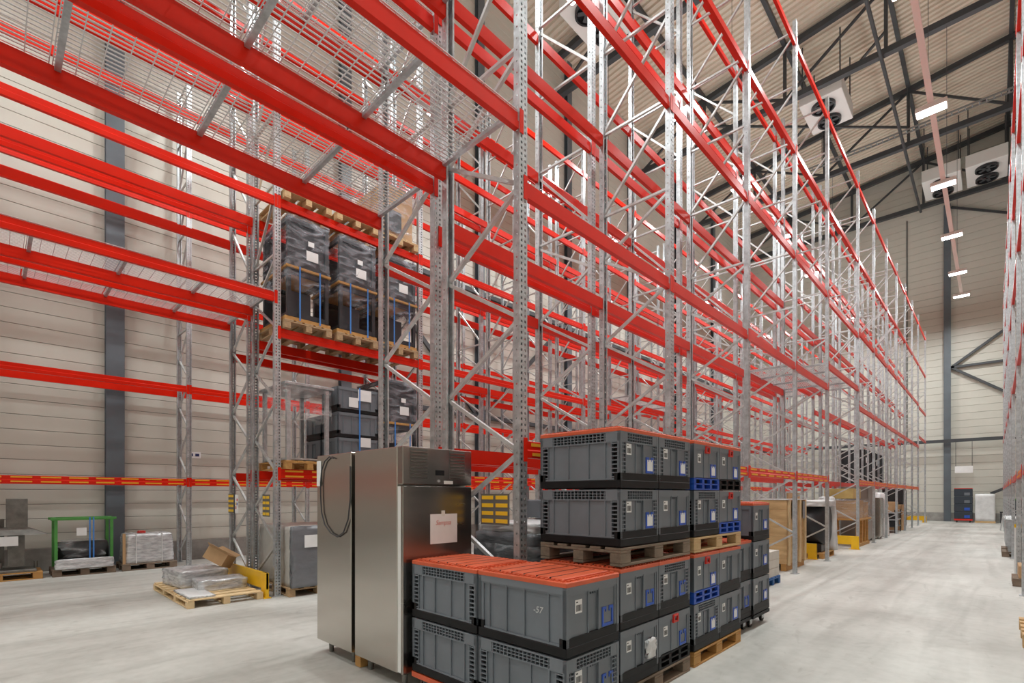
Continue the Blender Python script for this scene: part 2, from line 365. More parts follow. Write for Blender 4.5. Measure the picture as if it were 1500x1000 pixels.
# ------------------------------------------------------------------ lamps
dif = MB().box(-.34,.34,-.17,.17,-.085,-.075).mesh('diffuser', m_glow)
CLAMP = boxm(.006, .08, .08, galv_d)
hou = MB().cbox(-.37,.37,-.2,.2,-.075,.059,.01).mesh('housing', m_white)
for rx, rn in LAMP_ROWS:
    for i, ly in enumerate(LAMP_Y):
        seen = ly > 4
        ordn = ['', '', 'nearest', 'second', 'third', 'fourth', 'fifth', 'sixth', 'seventh', 'farthest'][i]
        lab = 'lit white high-bay lamp over the %s, %s' % (rn, ('the %s along the hall' % ordn) if seen else ('just behind the view' if i else 'farthest behind the view'))
        t = T('high_bay_lamp', lab, 'lamp', (rx, ly, LAMP_Z), 0, 'high-bay lamps over the aisles')
        part('housing', hou, t); part('diffuser', dif, t)
        for s in (-1, 1): part('clamp', CLAMP, t, (s*.0735, 0, .05))
        la = bpy.data.lights.new('lamp_light', 'AREA'); la.shape = 'RECTANGLE'; la.size = .66; la.size_y = .32; la.energy = LAMP_W*(.62 if rx < -11 else 1.0); la.color = (.945, 1.0, .995); la.spread = R(160)
        lo = link(bpy.data.objects.new('lamp_light', la)); lo.parent = t; lo.location = (0, 0, -.10)
        lu = bpy.data.lights.new('added_uplight', 'AREA'); lu.shape = 'RECTANGLE'; lu.size = .6; lu.size_y = .3; lu.energy = LAMP_W*UP; lu.color = la.color  # extra upward light added above the closed housing, brightens the ceiling
        lo = link(bpy.data.objects.new('added_uplight', lu)); lo.parent = t; lo.location = (0, 0, .16); lo.rotation_euler = (math.pi, 0, 0)
    t = T('lamp_track', 'cream lamp track running above the ' + rn, 'track', (rx, 0, LAMP_Z))
    pb('rail', m_track, t, -.07, .07, -7, 39.6, .06, .14)
    for ty, d in TRUSS[:3]: part('hanger', MB().cyl((0,ty,.14),(0,ty,20.26-LAMP_Z),.008,.008,5).mesh('hanger', dark_steel), t)

# ------------------------------------------------------------------ pallet racks
BAY, TUN, Y0 = 2.8, 3.9, 3.22
GY = [Y0-TUN, Y0, Y0+BAY, Y0+2*BAY, Y0+3*BAY, Y0+4*BAY]
GY.append(GY[-1]+TUN)
for k in range(6): GY.append(GY[-1]+BAY)
GY.append(GY[-1]+TUN)
GY = dict(enumerate(GY)); GY[-1] = GY[0]-BAY; GY[-2] = GY[-1]-BAY
TUNB = {0, 5, 12}                      # bay indices that are drive-through tunnels
HP = 11.5
def post_mesh():
    b = MB(); w, d, pit = .05, .035, .05; n = int(HP/pit)
    def quad(p): b.add(p, [(0,1,2,3)])
    ys = [-w, -.032, -.014, .014, .032, w]
    for i in (0, 2, 4): quad([(d,ys[i],0),(d,ys[i+1],0),(d,ys[i+1],HP),(d,ys[i],HP)])
    for i in (1, 3):
        for k in range(n):
            z = k*pit; quad([(d,ys[i],z),(d,ys[i+1],z),(d,ys[i+1],z+.028),(d,ys[i],z+.028)])
    for s in (-1, 1):
        xs = [-d, -.006, .008, d]
        for i in (0, 2): quad([(xs[i],s*w,0),(xs[i+1],s*w,0),(xs[i+1],s*w,HP),(xs[i],s*w,HP)])
        for k in range(n//2):
            z = k*pit*2; quad([(xs[1],s*w,z),(xs[2],s*w,z),(xs[2],s*w,z+.086),(xs[1],s*w,z+.086)])
        quad([(-d,s*w,0),(-d,s*(w-.022),0),(-d,s*(w-.022),HP),(-d,s*w,HP)])
        quad([(-d,s*(w-.022),0),(-d+.014,s*(w-.022),0),(-d+.014,s*(w-.022),HP),(-d,s*(w-.022),HP)])
    return b.mesh('post', galv)
POST = post_mesh()
FOOT = boxm(.13, .16, .012, galv)
BEAMS = {}
def beam_mesh(L):
    k = round(L, 3)
    if k not in BEAMS:
        h = .075
        poly = [(-.025,-L/2,-h),(.028,-L/2,-h),(.028,-L/2,-.012),(.014,-L/2,.0),(.014,-L/2,h-.004),(.010,-L/2,h),(-.025,-L/2,h)]
        BEAMS[k] = MB().extr(poly, (0, L, 0)).mesh('beam', red)
    return BEAMS[k]
CONN = MB().cbox(.036, .042, -.024, .024, -.11, .10, .002).mesh('connector', red)
LAB = MB().box(.0285, .031, -.15, .15, -.014, .014).mesh('label_strip', m_olab)
LAB2 = MB().box(.0145, .0165, -.15, .15, -.014, .014).mesh('label_strip', m_olab)
def deck_mesh(W, D):
    b = MB(); r = .0033
    n = int(D/.045)
    for k in range(n+1):
        x = -D/2+D*k/n; b.box(x-.006, x+.006, -W/2, W/2, 0, .006)
    n = int(W/.12)
    for k in range(n+1):
        y = -W/2+W*k/n; b.box(-D/2, D/2, y-r, y+r, -2*r, 0)
    return b.mesh('mesh_deck', wire)
DECKS = {}
BRC = {}
def brace_mesh(dx, dz):
    k = (round(dx,3), round(dz,3))
    if k not in BRC: BRC[k] = MB().bar((0,0,0), (dx,0,dz), .034, .034 if dz else .03).mesh('brace', galv_d)
    return BRC[k]
def rack(label, xf, xr, levels, tunnel_levels, tlist, bays, labels=(), decks=(), skip=()):
    """xf = aisle-side post x, xr = rear post x; bays = range of bay indices"""
    t = T('pallet_rack', label, 'rack', (xf, Y0, 0))
    D = abs(xf-xr); sg = 1 if xf > xr else -1
    fr = sorted({i for i in bays} | {i+1 for i in bays})
    for i in fr:
        y = GY[i]-Y0
        for x, rz in ((0, 0 if sg > 0 else math.pi), (xr-xf, math.pi if sg > 0 else 0)):
            po = part('post', POST, t, (x, y, 0), (0,0,rz)); part('foot_plate', FOOT, po, (0,0,0))
        # zig-zag bracing low down, ladder with struts higher up
        x0, x1 = xr-xf, 0.0; z = .25; k = 0
        while z < 5.0:
            a, c = (x0, x1) if k % 2 == 0 else (x1, x0)
            part('brace', brace_mesh(c-a, .585), t, (a, y, z)); z += .585; k += 1
        a = x0
        while z < HP-.2:
            part('brace', brace_mesh(x1-x0, 0), t, (x0, y, z+.04))
            if z + 1.15 < HP: part('brace', brace_mesh(x1-x0, 1.06), t, (x0, y, z+.06))
            z += 1.15
    for bi in bays:
        L = GY[bi+1]-GY[bi]-.1; yc = (GY[bi]+GY[bi+1])/2-Y0
        lv = tunnel_levels if bi in tlist else levels
        for li, z in enumerate(lv):
            for x, rz, rear in ((0, 0 if sg > 0 else math.pi, False), (xr-xf, math.pi if sg > 0 else 0, True)):
                if (bi, li, rear) in skip: continue
                bo = part('beam', beam_mesh(L), t, (x, yc, z), (0,0,rz))
                for s in (-1, 1): part('connector', CONN, bo, (0, s*(L/2+.024), 0))
                if li == 0 and bi in labels and not rear:
                    m = max(1, int(L/.40))
                    for q in range(m):
                        yy = -L/2+L*(q+.5)/m
                        part('label_strip', LAB2, bo, (0, yy, .045)); part('label_strip', LAB, bo, (0, yy, -.042))
        dl = [z for (b_, z) in decks if b_ == bi]
        for z in dl:
            n = 4 if bi in tlist else 3; W = L/n-.02; key = (round(W,3), round(D,3))
            if key not in DECKS:
                DECKS[key] = (deck_mesh(W, D+.03), MB().box(-(D-.06)/2,(D-.06)/2,-.02,.02,-.04,-.005).mesh('deck_support', galv))
            for q in range(n):
                yy = yc-L/2+L*(q+.5)/n
                part('mesh_deck', DECKS[key][0], t, ((xr-xf)/2, yy, z+.083))
                part('deck_support', DECKS[key][1], t, ((xr-xf)/2, yy-W/2+.03, z+.08))
            part('deck_support', DECKS[key][1], t, ((xr-xf)/2, yc+L/2-.03, z+.08))
    return t
LA = [2.03, 4.32, 6.62, 8.8, 11.05]; TA = [4.87, 6.5, 8.8, 11.05]
LC = [1.98, 4.27, 6.38, 8.5, 10.7]; TC = [4.83, 6.38, 8.5, 10.7]
LE = [1.94, 4.1, 6.2, 8.2]
ALL = range(0, 13)
TS = {0, 5, 12}
rack('tall red and steel pallet rack facing the open right-hand aisle', -2.99, -3.99, LA, TA, TS, ALL, labels={1,2,3,4,6,7,8,9,10,11}, decks=[(0,4.87),(0,6.5),(0,8.8),(5,4.87),(4,4.32)])
rack('pallet rack standing back to back behind the right-hand aisle rack', -5.19, -4.19, LA, [4.82]+TA[1:], TS, ALL, labels={1,2,3,4}, decks=[(0,4.82),(0,6.5),(0,8.8),(5,4.82)])
rack('pallet rack across the middle aisle, loaded with strapped black cabinets', -8.37, -9.32, LC, TC, TS, range(-2, 13), labels={-2,-1,1,2,3,4,6,7,8}, decks=[(0,4.83),(5,4.83)])
rack('pallet rack backing the loaded rack, facing the wall-side aisle', -10.5, -9.58, LC, TC, TS, range(-2, 13), labels={-2,-1,1,2,3}, decks=[(0,4.83),(5,4.83)])
rack('single pallet rack standing against the panelled left wall', -13.55, -14.4, LE, LE, set(), range(-2, 12), labels={-2,-1,0,1,2,3,4})
rack('pallet rack cut off by the right edge of the picture', 0.36, 1.36, LA, LA, set(), range(3, 12), labels={4,6,8})

# yellow end guards
def guard(label, x0, x1, y, group=None):
    t = T('rack_guard', label, 'rack guard', ((x0+x1)/2, y, 0)); a = (x1-x0)/2
    pb('guard_plate', m_guard, t, -a, a, -.02, .02, .14, .40, .004)
    for s in (-1, 1):
        pb('leg', m_guard, t, s*a-.10*(1+s), s*a+.10*(1-s), -.026, .026, .012, .40, .004)
        pb('foot', m_guard, t, s*a-.14*(1+s)+.02*s, s*a+.14*(1-s)+.02*s, -.055, .055, 0, .012)
guard('yellow steel end guard beside the pallet of silver packages', -10.62, -8.28, 3.04)
guard('yellow steel end guard at the far side of the middle tunnel', -5.25, -2.93, GY[6]-.17)
guard('yellow steel end guard at the foot of the farthest rack frame', -5.25, -2.93, GY[13]+.17)
guard('yellow steel end guard low behind the plywood crate', -5.25, -3.25, GY[5]+.17)

# ------------------------------------------------------------------ pallets
def pallet(label, loc, rz=0, m=m_wood, sx=1.2, sy=.8, group=None):
    """euro pallet, deck boards along local x"""
    t = T('pallet', label, 'pallet', loc, rz, group)
    for k, wd in enumerate((.145, .10, .145, .10, .145)):
        y = (-sy/2+.0725) + k*(sy-.145)/4
        part('deck_board', boxm(sx, wd, .021, m, .003), t, (0, y, .122))
    for x in (-sx/2+.0725, 0, sx/2-.0725):
        part('stringer', boxm(.145, sy, .021, m, .003), t, (x, 0, .1005))
        for y in (-sy/2+.05, 0, sy/2-.05): part('block', boxm(.145, .10, .077, m, .004), t, (x, y, .023))
    for y in (-sy/2+.05, 0, sy/2-.05): part('bottom_board', boxm(sx, .10, .022, m, .003), t, (0, y, 0))
    return t
PH = .144

# ------------------------------------------------------------------ plastic containers  (local x = .8 long side, y = .6 short side)
def face_map(side, W, D):
    if side == 0: return lambda a, o, c: (a, -D/2-o, c)
    if side == 1: return lambda a, o, c: (W/2+o, a, c)
    if side == 2: return lambda a, o, c: (-a, D/2+o, c)
    return lambda a, o, c: (-W/2-o, -a, c)
def fbox(b, fm, a0, a1, o0, o1, c0, c1):
    P = [fm(a, o, c) for c in (c0, c1) for a, o in ((a0,o0),(a1,o0),(a1,o1),(a0,o1))]
    xs = [q[0] for q in P]; ys = [q[1] for q in P]
    b.box(min(xs), max(xs), min(ys), max(ys), c0, c1)
CW, CD, CH = .80, .60, .445
CM = {}
def container_meshes(grille, latch):
    k = (grille, latch)
    if k in CM: return CM[k]
    W, D, H = CW-.006, CD-.006, CH
    out = {}
    out['hole_shade_box'] = MB().box(-W/2+.03, W/2-.03, -D/2+.03, D/2-.03, .05, H-.012).mesh('hole_shade_box', m_black)  # black box painting the shaded interior behind the grille holes
    base = MB(); base.cbox(-W/2-.002, W/2+.002, -D/2-.002, D/2+.002, .006, .070, .006)
    for sx in (-1, 1):
        base.box(min(sx*W/2, sx*(W/2-.028)), max(sx*W/2, sx*(W/2-.028)), -D/2, D/2, .06, .122)
        for sy in (-1, 1):
            base.box(min(sx*W/2, sx*(W/2-.055)), max(sx*W/2, sx*(W/2-.055)), min(sy*D/2, sy*(D/2-.028)), max(sy*D/2, sy*(D/2-.028)), .06, .122)
    for sx in (-1, 0, 1):
        for sy in (-1, 1): base.box(sx*.31-.05, sx*.31+.05, sy*.25-.035, sy*.25+.035, 0, .01)
    out['base'] = base.mesh('base', m_black)
    sides = []
    for s in range(4):
        fm = face_map(s, W, D); ln = W if s % 2 == 0 else D; b = MB(); c0 = .070 if s % 2 == 0 else .122
        hw = ln/2
        pw = hw-.085 if grille else hw-.05
        if s % 2 == 0:
            fbox(b, fm, -pw, pw, -.028, -.014, c0, H-.085 if grille else H-.05)
            for a in ((-pw+.055, -pw/3.1, pw/3.1, pw-.055) if grille else (-pw+.06, -.12, .045, .25)):
                fbox(b, fm, a-.005, a+.005, -.014, -.002, c0, H-.085 if grille else H-.05)
            fbox(b, fm, -pw-.03, pw+.03, -.014, -.004, c0, c0+.012)
        else:
            zt = H-.075 if grille else H-.05
            fbox(b, fm, -pw, -.055, -.028, -.010, c0, zt); fbox(b, fm, .055, pw, -.028, -.010, c0, zt)
            fbox(b, fm, -.055, .055, -.028, -.020 if not latch else -.006, c0, zt-.03 if not latch else zt)
            for a in (-.06, .06): fbox(b, fm, a-.006, a+.006, -.024, -.003, c0, zt)
            if not latch:
                for q in range(4): fbox(b, fm, -.045+q*.026, -.037+q*.026, -.026, -.012, zt-.03, zt)
        # corner posts
        for sg in (-1, 1):
            e = sg*hw
            fbox(b, fm, min(e, e-sg*.014), max(e, e-sg*.014), -.028, 0, c0, H-.02)
            if not grille: fbox(b, fm, min(e, e-sg*.052), max(e, e-sg*.052), -.028, -.004, c0, H-.02)
        sides.append(b.mesh('side_panel', m_grey))
    out['sides'] = sides
    g = MB()
    for s in range(4):
        fm = face_map(s, W, D); hw = (W if s % 2 == 0 else D)/2; c0 = .070 if s % 2 == 0 else .122
        fbox(g, fm, -hw, hw, -.028, 0, H-.014, H-.002)
        if grille:
            for sg in (-1, 1):
                for a in ((.083,) if s % 2 == 0 else (.046, .083)): fbox(g, fm, sg*(hw-a)-.003, sg*(hw-a)+.003, -.028, -.002, c0, H-.02)
                z = c0+.018
                while z < H-.09:
                    a0, a1 = sg*(hw-.087), sg*hw; fbox(g, fm, min(a0,a1), max(a0,a1), -.026, -.003, z, z+.008); z += .032
            fbox(g, fm, -hw+.015, hw-.015, -.028, -.002, H-.088, H-.078)
            for z in (H-.060, H-.038): fbox(g, fm, -hw*.66, hw*.66, -.028, -.004, z, z+.005)
            q = -hw*.64
            while q < hw*.65: fbox(g, fm, q-.003, q+.003, -.028, -.003, H-.08, H-.014); q += .036
            for sg in (-1, 1):
                a0, a1 = sg*hw*.66, sg*hw; fbox(g, fm, min(a0,a1), max(a0,a1), -.028, -.001, H-.08, H-.014)
        else:
            fbox(g, fm, -hw, hw, -.028, -.001, H-.05, H-.014)
            fbox(g, fm, -hw*.9, hw*.9, -.020, -.006, H-.062, H-.05)
    out['grille'] = g.mesh('grille', m_greyl)
    CM[k] = out; return out
def lid_mesh():
    W, D = CW, CD; b = MB(); b.cbox(-W/2, W/2, -D/2, D/2, -.012, .022, .005)
    for k in range(6):
        x0 = -W/2+.06+k*(W-.12)/6; b.cbox(x0+.006, x0+(W-.12)/6-.006, -D/2+.05, D/2-.05, .020, .034, .004)
    for s in (-1, 1):
        for k in range(18):
            x = -W/2+.05+k*(W-.1)/17; b.box(x-.012, x+.012, s*(D/2-.026)-.012, s*(D/2-.026)+.012, .02, .030)
        for k in range(12):
            y = -D/2+.06+k*(D-.12)/11; b.box(s*(W/2-.03)-.014, s*(W/2-.03)+.014, y-.012, y+.012, .02, .030)
    return b.mesh('lid', m_orange)
LID = lid_mesh()
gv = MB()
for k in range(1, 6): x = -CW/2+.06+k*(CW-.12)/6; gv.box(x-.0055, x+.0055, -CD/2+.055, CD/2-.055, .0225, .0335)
LID_STRIP = gv.mesh('lid_strip', m_black)  # black strips set in the gaps between the lid pads
def barcode_mesh():
    b = MB().box(0, .0015, -.036, .036, 0, .085).mesh('barcode_label', m_paper); k = MB(); rg = random.Random(3); y = -.026
    while y < .026:
        wd = rg.choice((.003, .005, .007)); k.box(.0015, .0022, y, min(y+wd, .027), .012, .052); y += wd+rg.choice((.003, .005))
    k.box(.0015, .0022, -.026, -.008, .066, .074)
    return b, k.mesh('barcode_bars', m_ink)
BAR, BARS = barcode_mesh()
hold = MB(); hold.box(0,.006,-.065,-.048,0,.13); hold.box(0,.006,.048,.065,0,.13); hold.box(0,.006,-.065,.065,0,.018)
hold.box(0,.006,-.065,-.025,.112,.13); hold.box(0,.006,.025,.065,.112,.13); hold.box(0,.006,-.025,-.018,.095,.13); hold.box(0,.006,.018,.025,.095,.13)
HOLD = hold.mesh('card_holder', m_blue)
CARD = MB().box(.001,.004,-.048,.048,.018,.11).mesh('card', m_paper)
lt = MB(); lt.box(0,.02,-.045,.045,.05,.066); lt.box(0,.02,-.045,-.030,0,.06); lt.box(0,.02,.030,.045,0,.06); lt.box(0,.016,-.045,.045,-.004,.012)
LATCH = lt.mesh('latch', m_redp)
def pal_base(m):
    b = MB(); W, D = CW-.004, CD-.004; b.box(-W/2, W/2, -D/2, D/2, 0, .012); b.box(-W/2, W/2, -D/2, D/2, .05, .062); b.box(-W/2, W/2, -D/2, D/2, .100, .112)
    b.box(-W/2+.05, W/2-.05, -D/2+.05, D/2-.05, .01, .11)
    for x in (-1, 0, 1):
        for y in (-1, -.33, .33, 1): b.box(x*(W/2-.03)-.03, x*(W/2-.03)+.03, y*(D/2-.022)-.022, y*(D/2-.022)+.022, .01, .11)
    return b.mesh('skid_base', m)
SKB, SKK = pal_base(m_blue), pal_base(m_black)
slot = MB().box(0,.0015,-.022,.022,0,.045).mesh('handle_slot', m_ink)
def container(label, x, y, z, rz=0, grille=True, latch=False, lid=False, card='card', skid=None, group='grey lidded containers', bar=True):
    t = T('plastic_container', label, 'container', (x, y, z), rz, group)
    ms = container_meshes(grille, latch)
    part('hole_shade_box', ms['hole_shade_box'], t)
    for s in ms['sides']: part('side_panel', s, t)
    part('grille', ms['grille'], t)
    if not skid: part('base', ms['base'], t)
    fx = CW/2-.003
    if skid: part('skid_base', SKB if skid == 'blue' else SKK, t, (0,0,.004), label='%s ribbed skid base' % skid)
    else: part('handle_slot', slot, t, (fx+.0003, .03, .012))
    if bar:
        o = part('barcode_label', BAR, t, (fx-.0095, -.16, .265)); part('barcode_bars', BARS, o)
    if card:
        o = part('card_holder', HOLD, t, (fx-.0098, .165, .13))
        if card == 'card': part('card', CARD, o)
    if latch: part('latch', LATCH, t, (fx-.006, 0, .365))
    if lid: part('lid_strip', LID_STRIP, part('lid', LID, t, (0, 0, CH+.004)))
    return t

def dolly(label, x, y, rz=0, m=m_orange, L=.8, D=.6):
    t = T('dolly', label, 'dolly', (x, y, 0), rz)
    b = MB(); b.box(-L/2, L/2, -D/2, -D/2+.06, .125, .165); b.box(-L/2, L/2, D/2-.06, D/2, .125, .165)
    b.box(-L/2, -L/2+.06, -D/2+.06, D/2-.06, .125, .165); b.box(L/2-.06, L/2, -D/2+.06, D/2-.06, .125, .165); b.box(-.03,.03,-D/2+.06,D/2-.06,.125,.165)
    part('deck_frame', b.mesh('deck_frame', m), t)
    for sx in (-1, 1):
        for sy in (-1, 1):
            q = MB(); cx, cy = sx*(L/2-.08), sy*(D/2-.08)
            q.box(cx-.03, cx+.03, cy-.03, cy+.03, .115, .125); q.box(cx-.022, cx-.017, cy-.03, cy+.05, .04, .118); q.box(cx+.017, cx+.022, cy-.03, cy+.05, .04, .118)
            f = part('caster_fork', q.mesh('caster_fork', galv), t)
            part('wheel', MB().cyl((cx-.015, cy+.02, .05), (cx+.015, cy+.02, .05), .05, .05, 16).mesh('wheel', m_rubber), f)
    return t
DZ = .166
# near pair of stacks on dollies
for nm, cx, who in (('n1', -2.275, 'beside the right-hand aisle'), ('n2', -3.09, 'touching the steel cabinet')):
    dolly('low orange dolly under the container stack ' + who, cx, 2.73)
    container('lower grey container of the two-high near stack %s' % who, cx, 2.73, DZ+.002, card='empty', grille=True)
    container('upper orange-lidded grey container of the two-high near stack %s' % who, cx, 2.73, DZ+CH+.006, card='empty', grille=(nm == 'n2'), lid=True)
N1TOP = [o for o in C.objects if o.get('label', '').startswith('upper orange-lidded grey container of the two-high near stack beside')][0]
def text_part(body, size, m, parent, loc, rot, shear=0.0):
    cu = bpy.data.curves.new('writing', 'FONT'); cu.body = body; cu.size = size; cu.extrude = .0004; cu.align_x = 'CENTER'; cu.shear = shear
    tmp = link(bpy.data.objects.new('writing', cu)); dg = bpy.context.evaluated_depsgraph_get()
    me = bpy.data.meshes.new_from_object(tmp.evaluated_get(dg)); bpy.data.objects.remove(tmp)
    me.materials.clear(); me.materials.append(m); return part('writing', me, parent, loc, rot)
m_chalk = mat('chalk', (.55, .56, .56), .9)
text_part('-57', .06, m_chalk, N1TOP, (.155, -.2842, .25), (R(90), 0, 0), .2)
# first pallet position
pallet('dark worn pallet on the floor under the first long container stack', (-2.43, 3.90, 0), R(90), m_woodd)
z0 = PH+.001
S1 = [(3.595, 'nearer'), (4.198, 'farther')]
container('nearer floor-level grey container of the first stack, torn bag in its side', -2.43, S1[0][0], z0, card=None, grille=False)
container('farther floor-level grey container of the first stack, red latch on its end', -2.43, S1[1][0], z0, card='empty', grille=False, latch=True, skid='black')
container('nearer second-layer grey container of the first stack, plain rim, orange lid', -2.43, S1[0][0], z0+CH+.003, card='empty', grille=False, lid=True)
container('farther second-layer grey container of the first stack, grille rim, orange lid', -2.43, S1[1][0], z0+CH+.003, card='empty', lid=True)
z1 = z0+2*(CH+.003)+.04
pallet('dark worn pallet lying on the orange lids of the first stack', (-2.43, 3.90, z1), R(90), m_woodd)
z2 = z1+PH+.001
container('nearer third-layer grey container of the first stack, standing on the raised dark pallet', -2.43, S1[0][0], z2)
container('farther third-layer grey container of the first stack, plain rim over the raised dark pallet', -2.43, S1[1][0], z2, grille=False)
container('nearer top grey container of the first stack under its orange lid', -2.43, S1[0][0], z2+CH+.003, lid=True)
container('farther top grey container of the first stack under its orange lid', -2.43, S1[1][0], z2+CH+.003, lid=True)
# second pallet position
pallet('amber pallet on the floor under the second long container stack', (-2.43, 5.19, 0), R(90), m_wooda)
S2 = [4.885, 5.488]
container('nearer floor-level grey container of the second stack on the amber pallet', -2.43, S2[0], z0)
container('farther floor-level grey container of the second stack on the amber pallet', -2.43, S2[1], z0, grille=False)
container('nearer second-layer container of the second stack, blue skid and red latch', -2.43, S2[0], z0+CH+.003, grille=False, latch=True, skid='blue', lid=True)
container('farther second-layer container of the second stack, no latch, under the pale pallet', -2.43, S2[1], z0+CH+.003, grille=False, lid=True, card=None)
pallet('pale new pallet lying on the lids of the second stack', (-2.43, 5.19, z1), R(90), m_woodl)
container('nearer third-layer grille container of the second stack on the pale pallet', -2.43, S2[0], z2)
container('farther third-layer container of the second stack, blue skid and red latch on the pale pallet', -2.43, S2[1], z2, grille=False, latch=True, skid='blue')
container('nearer top container of the second stack, red latch over a blue skid', -2.43, S2[0], z2+CH+.003, grille=False, latch=True, skid='blue', lid=True)
container('farther top container of the second stack, red latch over a black skid', -2.43, S2[1], z2+CH+.003, grille=False, latch=True, skid='black', lid=True)
# dolly stacks behind
dolly('wheeled dolly under the two-high stack tucked behind the second stack', -2.52, 6.10, 0, m_black)
container('lower container of the two-high wheeled stack behind the second stack', -2.52, 6.10, DZ, grille=False, card='empty')
container('upper lidded container of the two-high wheeled stack behind the second stack', -2.52, 6.10, DZ+CH+.003, grille=False, lid=True, card=None)
dolly('wheeled dolly under the free-standing three-high stack by the aisle', -2.5, 6.71, 0, m_black)
for k, nm in enumerate(('bottom', 'middle', 'top lidded')):
    container('%s container of the three-high wheeled stack by the aisle' % nm, -2.5, 6.71, DZ+k*(CH+.003), grille=False, lid=(k == 2))
# scrap of torn plastic bag in the container side
solo('plastic_bag', 'crumpled white plastic bag poking from a container end', 'bag', softbox(.03, .14, .15, .010, 6, .012, seed=4).mesh('plastic_bag', m_wwrap, True), (-2.028, 3.755, .30))

# ------------------------------------------------------------------ stainless fridges
def fridge(label, x0, x1, y0, y1, front):
    t = T('steel_cabinet', label, 'refrigerator', ((x0+x1)/2, (y0+y1)/2, 0)); a = (x1-x0)/2; b = (y1-y0)/2
    pb('body', m_steel, t, -a, a-(.085 if front else 0), -b, b, .13, 2.035, .006)
    for sx in (-1, 1):
        for sy in (-1, 1):
            part('leg', MB().cyl((sx*(a-.12), sy*(b-.1), 0), (sx*(a-.12), sy*(b-.1), .13), .022, .028, 12).mesh('leg', m_oldst), t)
    if front:
        pb('gasket', m_white, t, a-.083, a-.037, -b+.006, b-.006, .14, 1.70)
        d = pb('door', m_steeld, t, a-.035, a, -b, b, .13, 1.705, .006)
        c = pb('control_panel', m_steeld, t, a-.083, a, -b, b, 1.715, 2.035, .006)
        for yy in (-.22, .20): pb('vent_panel', m_board, c, a, a+.004, yy-.09, yy+.09, 1.77, 2.02)
        for yy in (-.22, .20):
            v = MB()
            for k in range(9): v.box(a+.003, a+.009, yy-.085, yy+.085, 1.775+k*.027, 1.785+k*.027)
            part('vent_slat', v.mesh('vent_slat', m_steeld), c)
        pb('display', m_screen, c, a, a+.006, -.04, .05, 1.80, 1.845); pb('name_plate', m_paper, c, a, a+.003, .05, .15, 1.725, 1.755)
        part('key_lock', MB().cyl((a, -.01, 1.75), (a+.012, -.01, 1.75), .012, .012, 10).mesh('key_lock', galv), c)
        s = pb('paper_sheet', m_paper, d, a+.001, a+.003, -.10, .20, 1.20, 1.46, label='taped white paper with red handwriting')
        pb('tape', m_track, d, a+.003, a+.0036, .02, .06, 1.44, 1.49)
        return t, a, d
    return t, a, None
f2, fa, fdoor = fridge('stainless steel upright fridge with a paper note on its door', -4.32, -3.53, 2.37, 3.13, True)
text_part('Sampsa', .058, m_redink, fdoor, (fa+.0042, .04, 1.365), (R(90), 0, R(90)), .3)
f1, _, _ = fridge('stainless steel upright fridge at left with a cable hanging on its side', -5.10, -4.39, 2.37, 3.13, False)
pb('notice', m_paper, f1, -.345, -.25, -.388, -.386, 1.72, 1.98)
pts = [(-.22,-.395,1.45),(-.24,-.395,1.6),(-.245,-.395,1.75),(-.22,-.395,1.88),(-.15,-.395,1.97),(-.05,-.395,2.01),(.04,-.396,1.99)]
pts2 = [(-.22,-.395,1.45),(-.15,-.395,1.33),(-.02,-.395,1.25),(.12,-.395,1.22),(.24,-.395,1.27),(.33,-.395,1.40),(.37,-.395,1.6),(.37,-.395,1.9)]
part('power_cable', MB().tube(pts, .007).tube(pts2, .007).mesh('power_cable', m_cable), f1)
solo('wood_block', 'small wooden block on the floor between the two fridges', 'block', MB().cbox(-.05,.05,-.04,.04,0,.128,.004).mesh('wood_block', m_wooda), (-4.355, 2.46, 0))

# ------------------------------------------------------------------ label boards hung on rack frames
def board(label, loc, rz, cols=2, rows=4, w=.26, h=.22):
    t = T('location_board', label, 'sign', loc, rz)
    pb('board', m_board, t, -w/2, w/2, -.004, .004, 0, h)
    for c_ in range(cols):
        for r_ in range(rows):
            x = -w/2+w*(c_+.5)/cols; z = h*(r_+.5)/rows
            part('label_strip', boxm(w/cols*.82, .003, h/rows*.5, m_yel), t, (x, -.0056, z-h/rows*.25))
board('dark board of yellow location labels on the nearest rack frame', (-3.23, 3.14, 1.36), 0, w=.36, h=.28)
board('dark board of yellow location labels on the loaded rack frame', (-8.60, 3.14, 1.28), 0, w=.30, h=.36)
board('dark board of yellow location labels beside a small notice', (-10.32, 3.14, 1.30), 0, w=.30, h=.36)
t = T('notice', 'small white notice with coloured symbols beside a label board', 'sign', (-10.02, 3.14, 1.30))
pb('sheet', m_paper, t, -.08, .08, -.003, .003, 0, .34)
for k, (mm, a) in enumerate(((m_redp, -.03), (m_blue, .03), (m_yel, -.03), (m_redp, .03))): pb('symbol', mm, t, a-.022, a+.022, -.005, -.0031, .08+.07*(k//2+k % 2), .13+.07*(k//2+k % 2))
t = T('wall_sign', 'small white sign with two dark squares on the left wall', 'sign', (XW+.003, 3.62, 2.58), R(90))
pb('plate', m_paper, t, -.15, .15, -.004, 0, 0, .16)
for s in (-1, 1): pb('symbol', mat('navy', (.02,.03,.12)), t, s*.07-.045, s*.07+.045, -.006, -.0041, .05, .12)
t = T('hanging_sign', 'white rectangular sign hanging before the end wall', 'sign', (-1.35, YE-.6, 3.05))
pb('panel', m_paper, t, -.42, .42, -.03, .03, 0, .42, .006)
for s in (-1, 1): part('wire', MB().cyl((s*.38,0,.42),(s*.38,0,2.0),.012,.012,6).mesh('wire', dark_steel), t)

